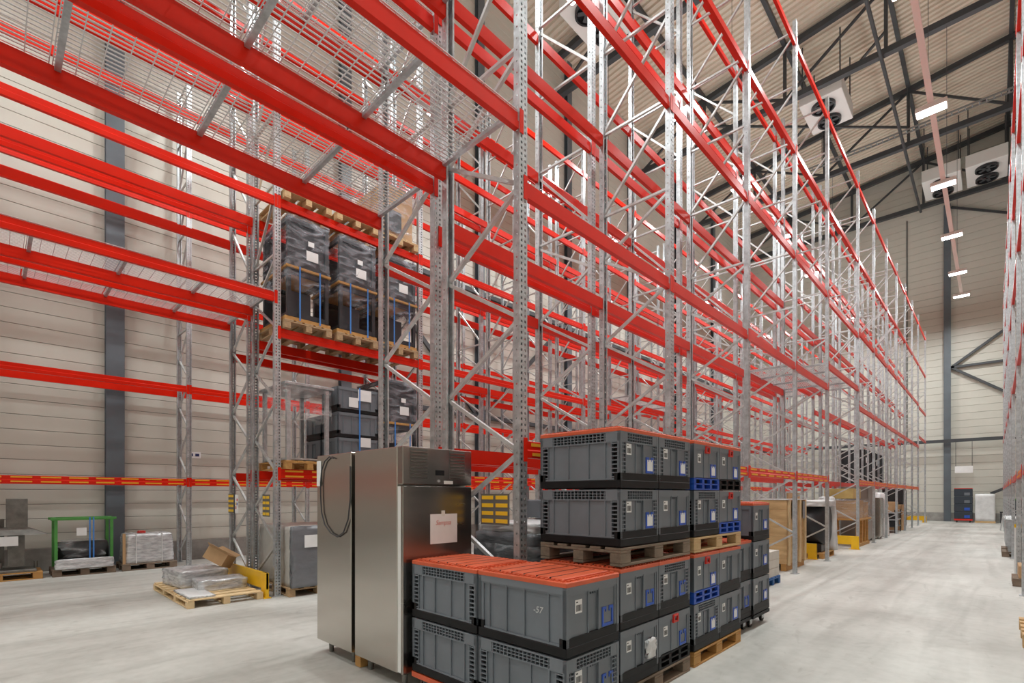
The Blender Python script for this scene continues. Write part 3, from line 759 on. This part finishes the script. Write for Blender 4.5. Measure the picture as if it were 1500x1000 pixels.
# ------------------------------------------------------------------ goods in the loaded rack (middle aisle)
def film_sheet(name, parent, w, d, h, z0, seed, m=m_film):
    return part(name, softbox(w, d, h, .012, 10, .03, seed=seed).mesh(name, m, True), parent, (0,0,z0))
def cabinet_load(label, x, y, z, seed):
    """two open black steel cabinets with a wooden plate between, film and straps; local x deep, y wide"""
    t = T('black_cabinet_load', label, 'palletised cabinet', (x, y, z))
    w, d = .70, 1.05
    for zz, hh in ((0.0, .78), (.83, .80)):
        f = MB()
        for sx in (-1, 1):
            for sy in (-1, 1): f.box(sx*(d/2-.03)-.03, sx*(d/2-.03)+.03, sy*(w/2-.03)-.03, sy*(w/2-.03)+.03, zz, zz+hh)
        for sy in (-1, 1):
            f.box(-d/2+.06, d/2-.06, sy*(w/2-.03)-.025, sy*(w/2-.03)+.025, zz, zz+.07); f.box(-d/2+.06, d/2-.06, sy*(w/2-.03)-.025, sy*(w/2-.03)+.025, zz+hh-.07, zz+hh)
        for sx in (-1, 1):
            f.box(sx*(d/2-.03)-.025, sx*(d/2-.03)+.025, -w/2+.06, w/2-.06, zz, zz+.08); f.box(sx*(d/2-.03)-.025, sx*(d/2-.03)+.025, -w/2+.06, w/2-.06, zz+hh-.08, zz+hh)
        part('cabinet_frame', f.mesh('cabinet_frame', m_blackm), t)
        pb('back_panel', m_blackm, t, -d/2+.02, -d/2+.04, -w/2+.06, w/2-.06, zz+.07, zz+hh-.07)
        pb('front_panel', m_blackm, t, d/2-.05, d/2-.04, -w/2+.06, .05 if zz == 0 else w/2-.06, zz+.08, zz+(hh*.55 if zz == 0 else hh-.08))
    pb('wood_plate', m_wooda, t, -d/2-.03, d/2+.03, -w/2-.03, w/2+.03, .785, .825, .004)
    film_sheet('wrap_film', t, d+.05, w+.04, 1.20, .47, seed, m_filmd)
    for yy in (-.16, .18):
        part('strap', MB().box(d/2+.036, d/2+.04, yy-.012, yy+.012, -.06, .83).mesh('strap', m_bluestrap), t)
    pb('delivery_note', m_paper, t, d/2+.03, d/2+.034, -.05, .15, .98, 1.14); pb('delivery_note', m_paper, t, d/2+.03, d/2+.034, -.02, .08, 1.22, 1.30)
ZC = [l+.076 for l in LC]
for k, y in enumerate((3.70, 4.60, 5.50)):
    d = ('next to the end frame', 'in the middle of the bay', 'behind the steel post')[k]
    pallet('wooden pallet on the middle beam level, ' + d, (-8.85, y, ZC[1]), 0, m_wood)
    cabinet_load('film-wrapped black steel cabinets with blue straps, ' + d, -8.80, y, ZC[1]+PH+.07, 11+k)
    solo('dunnage_board', 'thick wooden sheet under the strapped cabinets, ' + d, 'board', MB().cbox(-.55,.55,-.39,.39,0,.066,.006).mesh('dunnage_board', m_wooda), (-8.83, y, ZC[1]+PH+.002))
    pallet('wooden pallet on the upper beam level, ' + d, (-8.85, y, ZC[2]), 0, m_woodl)
t = T('wrapped_load', 'silver film-wrapped carton load high in the bay behind the post', 'wrapped goods', (-8.85, 5.50, ZC[2]+PH+.001))
pb('carton', m_card, t, -.5, .5, -.33, .33, 0, 1.0, .006); film_sheet('wrap_film', t, 1.1, .72, 1.05, 0, 21, m_filmd); pb('black_panel', m_blackm, t, .52, .535, -.3, .05, .1, .5)
# bottom beam level: wrapped table frame, containers, cabinet
pallet('wooden pallet under the wrapped steel table frame', (-8.85, 3.72, ZC[0]), 0, m_wooda)
t = T('steel_table', 'film-wrapped steel table with slim legs on a rack pallet', 'table', (-8.85, 3.72, ZC[0]+PH+.001))
pb('table_top', galv, t, -.60, .60, -.42, .42, 1.24, 1.28, .004)
for sx in (-1, 1):
    for sy in (-1, 1): pb('leg', galv, t, sx*.50-.03, sx*.50+.03, sy*.33-.03, sy*.33+.03, 0, 1.24)
pb('shelf', galv, t, -.5, .5, -.33, .33, .02, .05)
film_sheet('wrap_film', t, 1.15, .8, .62, .68, 31, m_film)
pallet('wooden pallet under the three-high grey containers in the rack', (-8.80, 4.62, ZC[0]), 0, m_wood)
for k in range(3):
    nm = ('bottom', 'middle', 'top')[k]
    container('%s strapped grey container of the front column in the loaded rack' % nm, -8.55, 4.60, ZC[0]+PH+.002+k*(CH+.003), R(90), grille=False, card=None, bar=False)
    if k < 2: container('%s grey container of the rear column in the loaded rack' % nm, -9.20, 4.60, ZC[0]+PH+.002+k*(CH+.003), R(90), grille=False, card=None, bar=False)
t = T('strap_and_notes', 'blue strap with white paper notes on the racked containers', 'strap', (-8.243, 4.62, ZC[0]+PH))
pb('strap', m_bluestrap, t, 0, .004, -.012, .012, .0, 1.36)
for y, z, a, h in ((.10, 1.13, .26, .20), (-.12, 1.00, .18, .17), (.12, .30, .20, .17)): pb('paper_note', m_paper, t, 0, .003, y-a/2, y+a/2, z, z+h)
pallet('wooden pallet under the wrapped cabinet beside the red label beam', (-8.85, 5.52, ZC[0]), 0, m_wood)
cabinet_load('film-wrapped black cabinets on the lowest beam level behind the post', -8.80, 5.52, ZC[0]+PH+.002, 15)
# floor level of the same bay
pallet('low pallet under the grey foam-wrapped box', (-8.75, 3.81, 0), 0, m_wood, 1.3, 1.0)
t = T('wrapped_box', 'grey foam-wrapped box with a tilted white label on the floor', 'wrapped goods', (-8.78, 3.86, PH+.001))
part('foam_cover', softbox(.10, 1.07, .985, .010, 14, .035, seed=5).mesh('foam_cover', m_gwrap, True), t, (.69, 0, 0))
part('bag_cover', softbox(1.40, 1.03, .98, .010, 14, .03, seed=6).mesh('bag_cover', m_pwrap, True), t, (-.05, 0, 0))
o = pb('label_sheet', m_paper, t, .755, .760, -.34, -.10, .64, .84)
solo('wrapped_parcel', 'white-wrapped low parcel stored under the wall-side rack', 'wrapped goods', softbox(.8, .7, .5, .02, 8, .06, seed=9).mesh('wrapped_parcel', m_pwrap, True), (-9.9, 5.2, 0))

# ------------------------------------------------------------------ open pallet with silver packages, in the tunnel
t = T('long_pallet', 'long pale pallet lying before the yellow guard', 'pallet', (-9.38, 2.47, 0))
for k in range(9): part('deck_board', boxm(.16, 1.0, .02, m_pine, .003), t, (-1.0+k*.25, 0, .105))
for y in (-.47, 0, .47):
    part('bottom_board', boxm(2.16, .09, .02, m_pine, .003), t, (0, y, 0)); part('stringer', boxm(2.16, .09, .02, m_pine, .003), t, (0, y, .085))
    for x in (-1.02, -.35, .35, 1.02): part('block', boxm(.12, .09, .065, m_pine, .003), t, (x, y, .02))
solo('foil_package', 'flat silver foil-wrapped stack on the long pale pallet', 'package', softbox(.85, .72, .27, .014, 10, .02, seed=41).mesh('foil_package', m_silver, True), (-9.86, 2.44, .126), R(6))
solo('foil_package', 'smaller silver foil package under the tilted carton', 'package', softbox(.5, .7, .17, .014, 8, .02, seed=42).mesh('foil_package', m_silver, True), (-9.10, 2.60, .126), R(-4))
solo('plastic_sheet', 'crumpled white plastic sheet spread on the pallet front', 'sheet', softbox(.9, .34, .03, .008, 12, .01, seed=43).mesh('plastic_sheet', m_wwrap, True), (-8.80, 2.16, .126))
t = T('cardboard_box', 'open brown cardboard box tilted on the foil packages', 'box', (-9.78, 2.74, .46)); t.scale = (.82,)*3; t.rotation_euler = (R(-16), R(24), R(35))
for a in ((-.24,.24,-.16,-.152,0,.26), (-.24,.24,.152,.16,0,.26), (-.24,-.232,-.152,.152,0,.26), (.232,.24,-.152,.152,0,.26), (-.24,.24,-.16,.16,-.006,0)): pb('box_wall', m_card, t, *a)
for s in (-1, 1): part('flap', MB().bar((0,s*.156,.26),(0,s*.26,.32),.48,.006).mesh('flap', m_card), t)

# ------------------------------------------------------------------ pallets against the left wall
pallet('wooden pallet under the steel extractor hood', (-13.86, .10, 0), R(90), m_wooda, 1.25, .8)
t = T('extractor_hood', 'dull steel extractor hood with chimney and white paper sign', 'hood', (-13.86, .02, PH+.001))
pb('chimney', m_oldst, t, -.16, .16, .20, .50, .78, 1.42, .004)
hp = MB(); 
vs = [(-.35,-.45,.70),(.40,-.45,.70),(.40,.95,.70),(-.35,.95,.70),(-.16,.20,.86),(.16,.20,.86),(.16,.50,.86),(-.16,.50,.86)]
vs = [(-.3,-.6,.72),(.36,-.6,.72),(.36,.78,.72),(-.3,.78,.72)] + vs[4:]
hp.add(vs, [(3,2,1,0),(0,1,5,4),(1,2,6,5),(2,3,7,6),(3,0,4,7),(4,5,6,7)]); part('canopy', hp.mesh('canopy', m_oldst), t)
pb('stand', m_oldst, t, -.12, .12, .22, .46, .1, .72); pb('base_tray', m_oldst, t, -.34, .36, -.5, .62, 0, .05, .006)
pb('side_panel', m_oldst, t, -.2, -.17, -.52, .18, .1, 1.02)
pb('white_sign', m_paper, t, .37, .375, -.02, .36, .52, .70)
for y in (.12, .62): part('bolt', MB().cyl((.05,y,.05),(.05,y,.18),.03,.03,8).mesh('bolt', m_oldst), t)
pallet('worn pallet under the green frame and black roll', (-13.86, 1.36, 0), R(90), m_woodd, 1.0, .8)
t = T('green_frame', 'green steel stand with blue straps on a worn pallet', 'stand', (-13.86, 1.36, PH+.001))
pb('top_bar', m_green, t, .26, .34, -.52, .52, .98, 1.03, .004); pb('top_bar', m_green, t, -.34, -.26, -.52, .52, .98, 1.03, .004)
for sx in (-1, 1):
    for sy in (-1, 1): pb('post', m_green, t, sx*.30-.025, sx*.30+.025, sy*.44-.025, sy*.44+.025, 0, .98)
for sy in (-1, 1): pb('cross_bar', m_green, t, -.26, .26, sy*.44-.025, sy*.44+.025, .985, 1.025)
for yy in (.08, .14): part('strap', MB().box(.342,.346,yy-.012,yy+.012,.0,1.035).mesh('strap', m_bluestrap), t)
pb('delivery_note', m_paper, t, .347, .35, -.13, .03, .66, .82)
solo('fabric_roll', 'black roll lying inside the green stand', 'roll', MB().cyl((0,-.40,0),(0,.40,0),.26,.26,24).mesh('fabric_roll', m_black, True), (-13.86, 1.36, PH+.27))
solo('film_cover', 'clear film draped over the black roll in the green stand', 'film', softbox(.56, .84, .36, .014, 10, .16, seed=54).mesh('film_cover', m_film, True), (-13.86, 1.36, PH+.21))
solo('film_bundle', 'grey film-wrapped bundle at the foot of the green stand', 'bundle', softbox(.10, .92, .2, .012, 10, .04, seed=51).mesh('film_bundle', m_silver, True), (-13.452, 1.36, PH+.001))
pallet('brown pallet under the wrapped glossy slabs', (-13.86, 2.47, 0), R(90), m_woodd, 1.0, .8)
t = T('wrapped_slabs', 'silver film-wrapped slabs with a red tag on a brown pallet', 'wrapped goods', (-13.86, 2.47, PH+.001))
part('slab_bundle', softbox(.70, .92, .64, .012, 12, .05, taper=.06, seed=52).mesh('slab_bundle', m_silver, True), t)
for yy in (-.25, .22): pb('strap', m_wwrap, t, -.36, .365, yy-.008, yy+.008, 0, .648)
pb('corner_batten', m_card, t, .33, .37, -.49, -.44, 0, .66)
part('red_tag', softbox(.12, .14, .05, .015, 5, .02, seed=53).mesh('red_tag', m_redp, True), t, (.0, -.1, .64))

# ------------------------------------------------------------------ floor goods under the front racks
pallet('pallet hidden behind the near stacks under dark-wrapped goods', (-3.55, 4.15, 0), R(90), m_wood)
t = T('wrapped_load', 'dark stretch-wrapped load behind the nearest rack post', 'wrapped goods', (-3.55, 4.15, PH+.001))
part('dark_wrap', softbox(.85, 1.22, 1.12, .012, 12, .05, seed=61).mesh('dark_wrap', m_dwrap, True), t)
part('white_cover', softbox(.80, 1.1, .10, .015, 8, .03, seed=62).mesh('white_cover', m_wwrap, True), t, (0,0,1.11))
film_sheet('loose_film', t, .9, 1.27, 1.0, .0, 63, m_film)
solo('folding_crate', 'grey slatted crate on top of the dark-wrapped load', 'crate', MB().cbox(-.3,.3,-.2,.2,0,.2,.01).mesh('folding_crate', m_greyl), (-3.6, 4.45, PH+1.232))
pallet('blue block pallet under white cartons beside the aisle', (-3.38, 9.85, 0), 0, m_bluepal, 1.0, .8)
t = T('carton_stack', 'low stack of white cartons on a blue pallet', 'carton', (-3.38, 9.85, PH+.001))
for k in range(3): pb('carton', mat('white_carton', (.60,.56,.50), .7, var=.08), t, -.48, .48, -.39, .39, k*.155, k*.155+.152, .004)
# plywood crate
t = T('plywood_crate', 'tall plywood crate with pine battens behind the third rack post', 'crate', (-3.72, 12.55, 0))
for k in range(7): pb('plank', m_ply, t, -.52, .52, -.72, -.70, .15+k*.197, .15+k*.197+.194, .003)
for k in range(7): pb('plank', m_ply, t, .50, .52, -.69, .69, .15+k*.197, .15+k*.197+.194, .003)
pb('core', m_ply, t, -.51, .495, -.695, .70, .15, 1.52)
for yy in (-.62, -.2, .2, .62): pb('batten', m_pine, t, .52, .56, yy-.06, yy+.06, .12, 1.53, .004)
pb('top_cover', m_wwrap, t, -.53, .56, -.73, .73, 1.53, 1.55)
for x in (-.45, 0, .45): pb('skid', m_wooda, t, x-.05, x+.05, -.72, .72, 0, .15)
for yy in (-.35, .45): pb('grey_patch', m_gwrap, t, .561, .564, yy-.10, yy+.10, 1.1, 1.5)
# black drum machine in film
pallet('wooden pallet under the black oval machine', (-3.55, 15.4, 0), R(90), m_wooda)
t = T('oval_machine', 'glossy black oval machine half wrapped in white film', 'machine', (-3.55, 15.4, PH+.001))
part('drum', MB().cyl((-.42,0,.72),(.36,0,.72),.52,.56,28).mesh('drum', m_blackm, True), t)
pb('foot', m_blackm, t, -.3, .3, -.35, .35, 0, .22, .01); pb('rear_board', m_card, t, -.46, -.44, -.6, .6, .5, 1.55)
part('white_wrap', softbox(.5, .22, 1.45, .015, 10, .08, taper=.2, seed=71).mesh('white_wrap', m_wwrap, True), t, (.22, .62, 0))
part('cover_sheet', softbox(.9, 1.15, .16, .02, 8, .06, seed=72).mesh('cover_sheet', m_wwrap, True), t, (0,0,1.20))
# wooden stand with film-wrapped cartons
t = T('wooden_stand', 'amber wooden stand on skids beside the middle tunnel guard', 'stand', (-3.55, 19.9, 0))
for sx in (-1, 1):
    pb('skid', m_wooda, t, sx*.42-.06, sx*.42+.06, -.95, .95, .0, .10)
    for yy in (-.8, -.2, .35, .8): part('leg', MB().bar((sx*.42,yy,.1),(sx*.42,yy*.9,.84),.09,.09).mesh('leg', m_wooda), t)
pb('platform', m_wooda, t, -.52, .52, -.98, .98, .84, .89, .004)
t = T('wrapped_cartons', 'film-wrapped brown cartons on the amber wooden stand', 'wrapped goods', (-3.55, 19.9, .891))
pb('carton', m_card, t, -.46, .46, -.85, -.05, 0, .58, .005); pb('carton', m_card, t, -.46, .46, 0, .85, 0, .52, .005)
film_sheet('wrap_film', t, 1.0, 1.85, .62, 0, 81, m_filmd)
solo('carton', 'yellowish carton lying on top of the film-wrapped cartons', 'carton', MB().cbox(-.4,.4,-.6,.6,0,.32,.006).mesh('carton', mat('yellow_carton', (.56,.40,.15), .75, var=.1)), (-3.62, 19.6, 1.53))
# metal cabinets and machines down the row
def steelcab(label, x, y, w, d, h, m=m_steel):
    t = T('metal_cabinet', label, 'cabinet', (x, y, 0)); pb('body', m, t, -d/2, d/2, -w/2, w/2, .08, h, .008)
    pb('door', m, t, d/2, d/2+.02, -w/2+.02, -.01, .12, h-.05, .004); pb('door', m, t, d/2, d/2+.02, .01, w/2-.02, .12, h-.05, .004)
    for s in (-1, 1): part('handle', MB().box(d/2+.02, d/2+.045, s*.04-.008, s*.04+.008, h*.5, h*.5+.18).mesh('handle', galv), t)
    for sx in (-1, 1):
        for sy in (-1, 1): pb('leg', m_oldst, t, sx*(d/2-.06)-.02, sx*(d/2-.06)+.02, sy*(w/2-.06)-.02, sy*(w/2-.06)+.02, 0, .08)
steelcab('tall brown-grey metal cabinet just past the wooden stand', -3.62, 21.9, 1.2, .85, 1.95, mat('taupe_sheet', (.23,.19,.165), .4, var=.1))
steelcab('low stainless cabinet past the tall brown-grey one', -3.5, 23.4, .8, .85, 1.55)
solo('plastic_bag', 'big white plastic bag of goods between cabinets in the rack', 'bag', softbox(.9, 1.0, 1.75, .03, 10, .2, taper=.15, seed=91).mesh('plastic_bag', m_wwrap, True), (-3.5, 24.9, 0))
t = T('steel_trolley', 'dark trolley with two silver shelves farther down the rack', 'trolley', (-3.5, 28.1, 0))
for z in (.25, .55, .85): pb('shelf', galv if z > .3 else m_blackm, t, -.42, .42, -.9, .9, z, z+.05)
for sx in (-1, 1):
    for sy in (-1, 1): pb('post', m_blackm, t, sx*.40-.02, sx*.40+.02, sy*.87-.02, sy*.87+.02, .0, 1.0)
pb('box', m_blackm, t, -.38, .38, -.8, .6, .30, .52); pb('box', m_blackm, t, -.38, .38, -.7, .8, .601, .82)
solo('carton', 'brown carton on the dark trolley down the rack', 'carton', MB().cbox(-.35,.35,-.5,.5,0,.45,.006).mesh('carton', m_card), (-3.5, 28.2, .901))
steelcab('tall black cabinet near the far end of the rack', -3.6, 31.4, 1.4, .8, 1.95, m_blackm)
solo('carton', 'tall brown carton by the black cabinet near the far end', 'carton', MB().cbox(-.4,.4,-.45,.45,0,1.2,.006).mesh('carton', m_card), (-3.5, 30.1, 0))
# black crates on the second rack level
for k, (y, d) in enumerate(((28.1, 'nearer'), (30.9, 'farther'))):
    t = T('black_crate', 'big black ribbed crate on the lowest beams, the %s of two' % d, 'crate', (-4.7, y, LA[0]+.076))
    pb('body', m_blackm, t, -.5, .5, -1.0, 1.0, 0, 1.6, .02)
    for yy in (-.9, -.45, 0, .45, .9): pb('rib', m_blackm, t, .5, .54, yy-.04, yy+.04, 0, 1.6)
    pb('label_sheet', m_paper, t, .541, .544, -.75, -.55, 1.0, 1.25)

# ------------------------------------------------------------------ end wall goods
t = T('tall_cart', 'red-based cart of stacked dark bins before the end wall', 'cart', (-1.35, 41.3, 0))
pb('base', m_redp, t, -.42, .42, -.35, .35, .12, .22)
for sx in (-1, 1):
    for sy in (-1, 1): part('wheel', MB().cyl((sx*.3-.02,sy*.25,.06),(sx*.3+.02,sy*.25,.06),.06,.06,12).mesh('wheel', m_rubber), t)
for k in range(4):
    q = pb('bin', mat('navy_grey_bin', (.03,.04,.055), .45), t, -.42, .42, -.34, .34, .225+k*.455, .225+k*.455+.45, .02); 
    pb('handle', m_blue if k < 2 else m_grey, q, .05, .3, -.345, -.34, .28+k*.455, .45+k*.455)
pb('lid', m_redp, t, -.42, .42, -.34, .34, 2.045, 2.085)
t = T('wrapped_load', 'tall white film-wrapped load beside the red-based cart', 'wrapped goods', (-.38, 41.3, 0))
pb('pallet_base', m_woodl, t, -.45, .45, -.4, .4, 0, .12); part('white_wrap', softbox(.88, .8, 1.62, .015, 10, .05, seed=95).mesh('white_wrap', m_wwrap, True), t, (0,0,.121))
t = T('dark_bench', 'low dark bench with boxes in the far right corner', 'bench', (.75, 41.5, 0))
pb('top', m_blackm, t, -.5, .5, -.3, .3, .62, .68); pb('box', m_black, t, -.1, .35, -.2, .2, .681, 1.05)
for sx in (-1, 1): pb('leg', m_blackm, t, sx*.45-.03, sx*.45+.03, -.28, .28, 0, .62)
solo('conveyor_arm', 'dark sloping beam rising to the right at the hall end', 'beam', MB().bar((-.15, 42.2, 1.75), (1.7, 42.2, 2.75), .1, .16).mesh('conveyor_arm', dark_steel))

# ------------------------------------------------------------------ goods along the right edge
def tub(label, y):
    t = T('metal_tub', label, 'bin', (.72, y, PH+.001))
    b = MB(); b.box(-.5,-.48,-.55,.55,.2,.85); b.box(.48,.5,-.55,.55,.2,.85); b.box(-.48,.48,-.55,-.53,.2,.85); b.box(-.48,.48,.53,.55,.2,.85); b.box(-.5,.5,-.55,.55,.15,.2)
    part('tub_shell', b.mesh('tub_shell', galv), t)
    part('rolled_rim', MB().tube([(-.5,-.55,.86),(.5,-.55,.86),(.5,.55,.86),(-.5,.55,.86),(-.5,-.55,.86)], .03).mesh('rolled_rim', galv_d), t)
    for sy in (-1, 1): pb('runner', galv, t, -.45, .45, sy*.33-.05, sy*.33+.05, 0, .15)
pallet('pallet under the nearer galvanised tub at the right edge', (.75, 19.05, 0), 0, m_woodd)
tub('galvanised steel tub on a pallet at the right edge, the nearer one', 19.05)
pallet('pallet under the farther galvanised tub at the right edge', (.75, 20.36, 0), 0, m_woodd)
tub('galvanised steel tub on a pallet at the right edge, the farther one', 20.36)
pallet('brown pallet under a carton at the right edge rack foot', (.84, 13.1, 0), 0, m_woodd)
solo('carton', 'low brown carton at the foot of the right edge rack', 'carton', MB().cbox(-.5,.5,-.36,.36,0,.22,.006).mesh('carton', m_card), (.82, 13.1, PH+.001))
t = T('door_leaf', 'dark upright panel with white edge behind the right edge post', 'panel', (.75, 14.6, 0)); pb('panel', m_blackm, t, -.42, .42, -.03, .03, .02, .95); pb('edge', m_white, t, -.45, -.42, -.04, .04, 0, .97); pb('yellow_cap', m_guard, t, -.45, .42, -.05, .05, .97, 1.04)
pallet('pale new pallet lying on the floor at the right edge', (.82, 8.18, 0), 0, m_woodl, 1.2, 1.1)
t = T('step_ladder', 'silver step ladder leaning by the right edge rack far down', 'ladder', (.22, 33.0, 0))
for s in (-1, 1): part('side_rail', MB().bar((0, s*.22, 0), (.25, s*.22, 1.9), .05, .08).mesh('side_rail', galv_d), t)
for k in range(6): part('rung', MB().bar((.25*(k+.5)/6.3, -.22, .28*(k+.7)), (.25*(k+.5)/6.3, .22, .28*(k+.7)), .05, .03).mesh('rung', galv_d), t)
t = T('bin_stack', 'stack of dark bins with green and red lids far down the right edge', 'bin', (.80, 30.2, 0))
for k in range(3): pb('bin', mat('navy_grey_bin', (.03,.04,.055)), t, -.4, .4, -.3, .3, k*.48, k*.48+.47, .02)
pb('green_lid', m_green, t, -.4, 0, -.3, .3, 1.43, 1.50); pb('red_lid', m_redp, t, 0.01, .4, -.3, .3, 1.43, 1.50); pb('orange_panel', m_orange, t, -.44, -.41, -.28, .28, .1, 1.3)
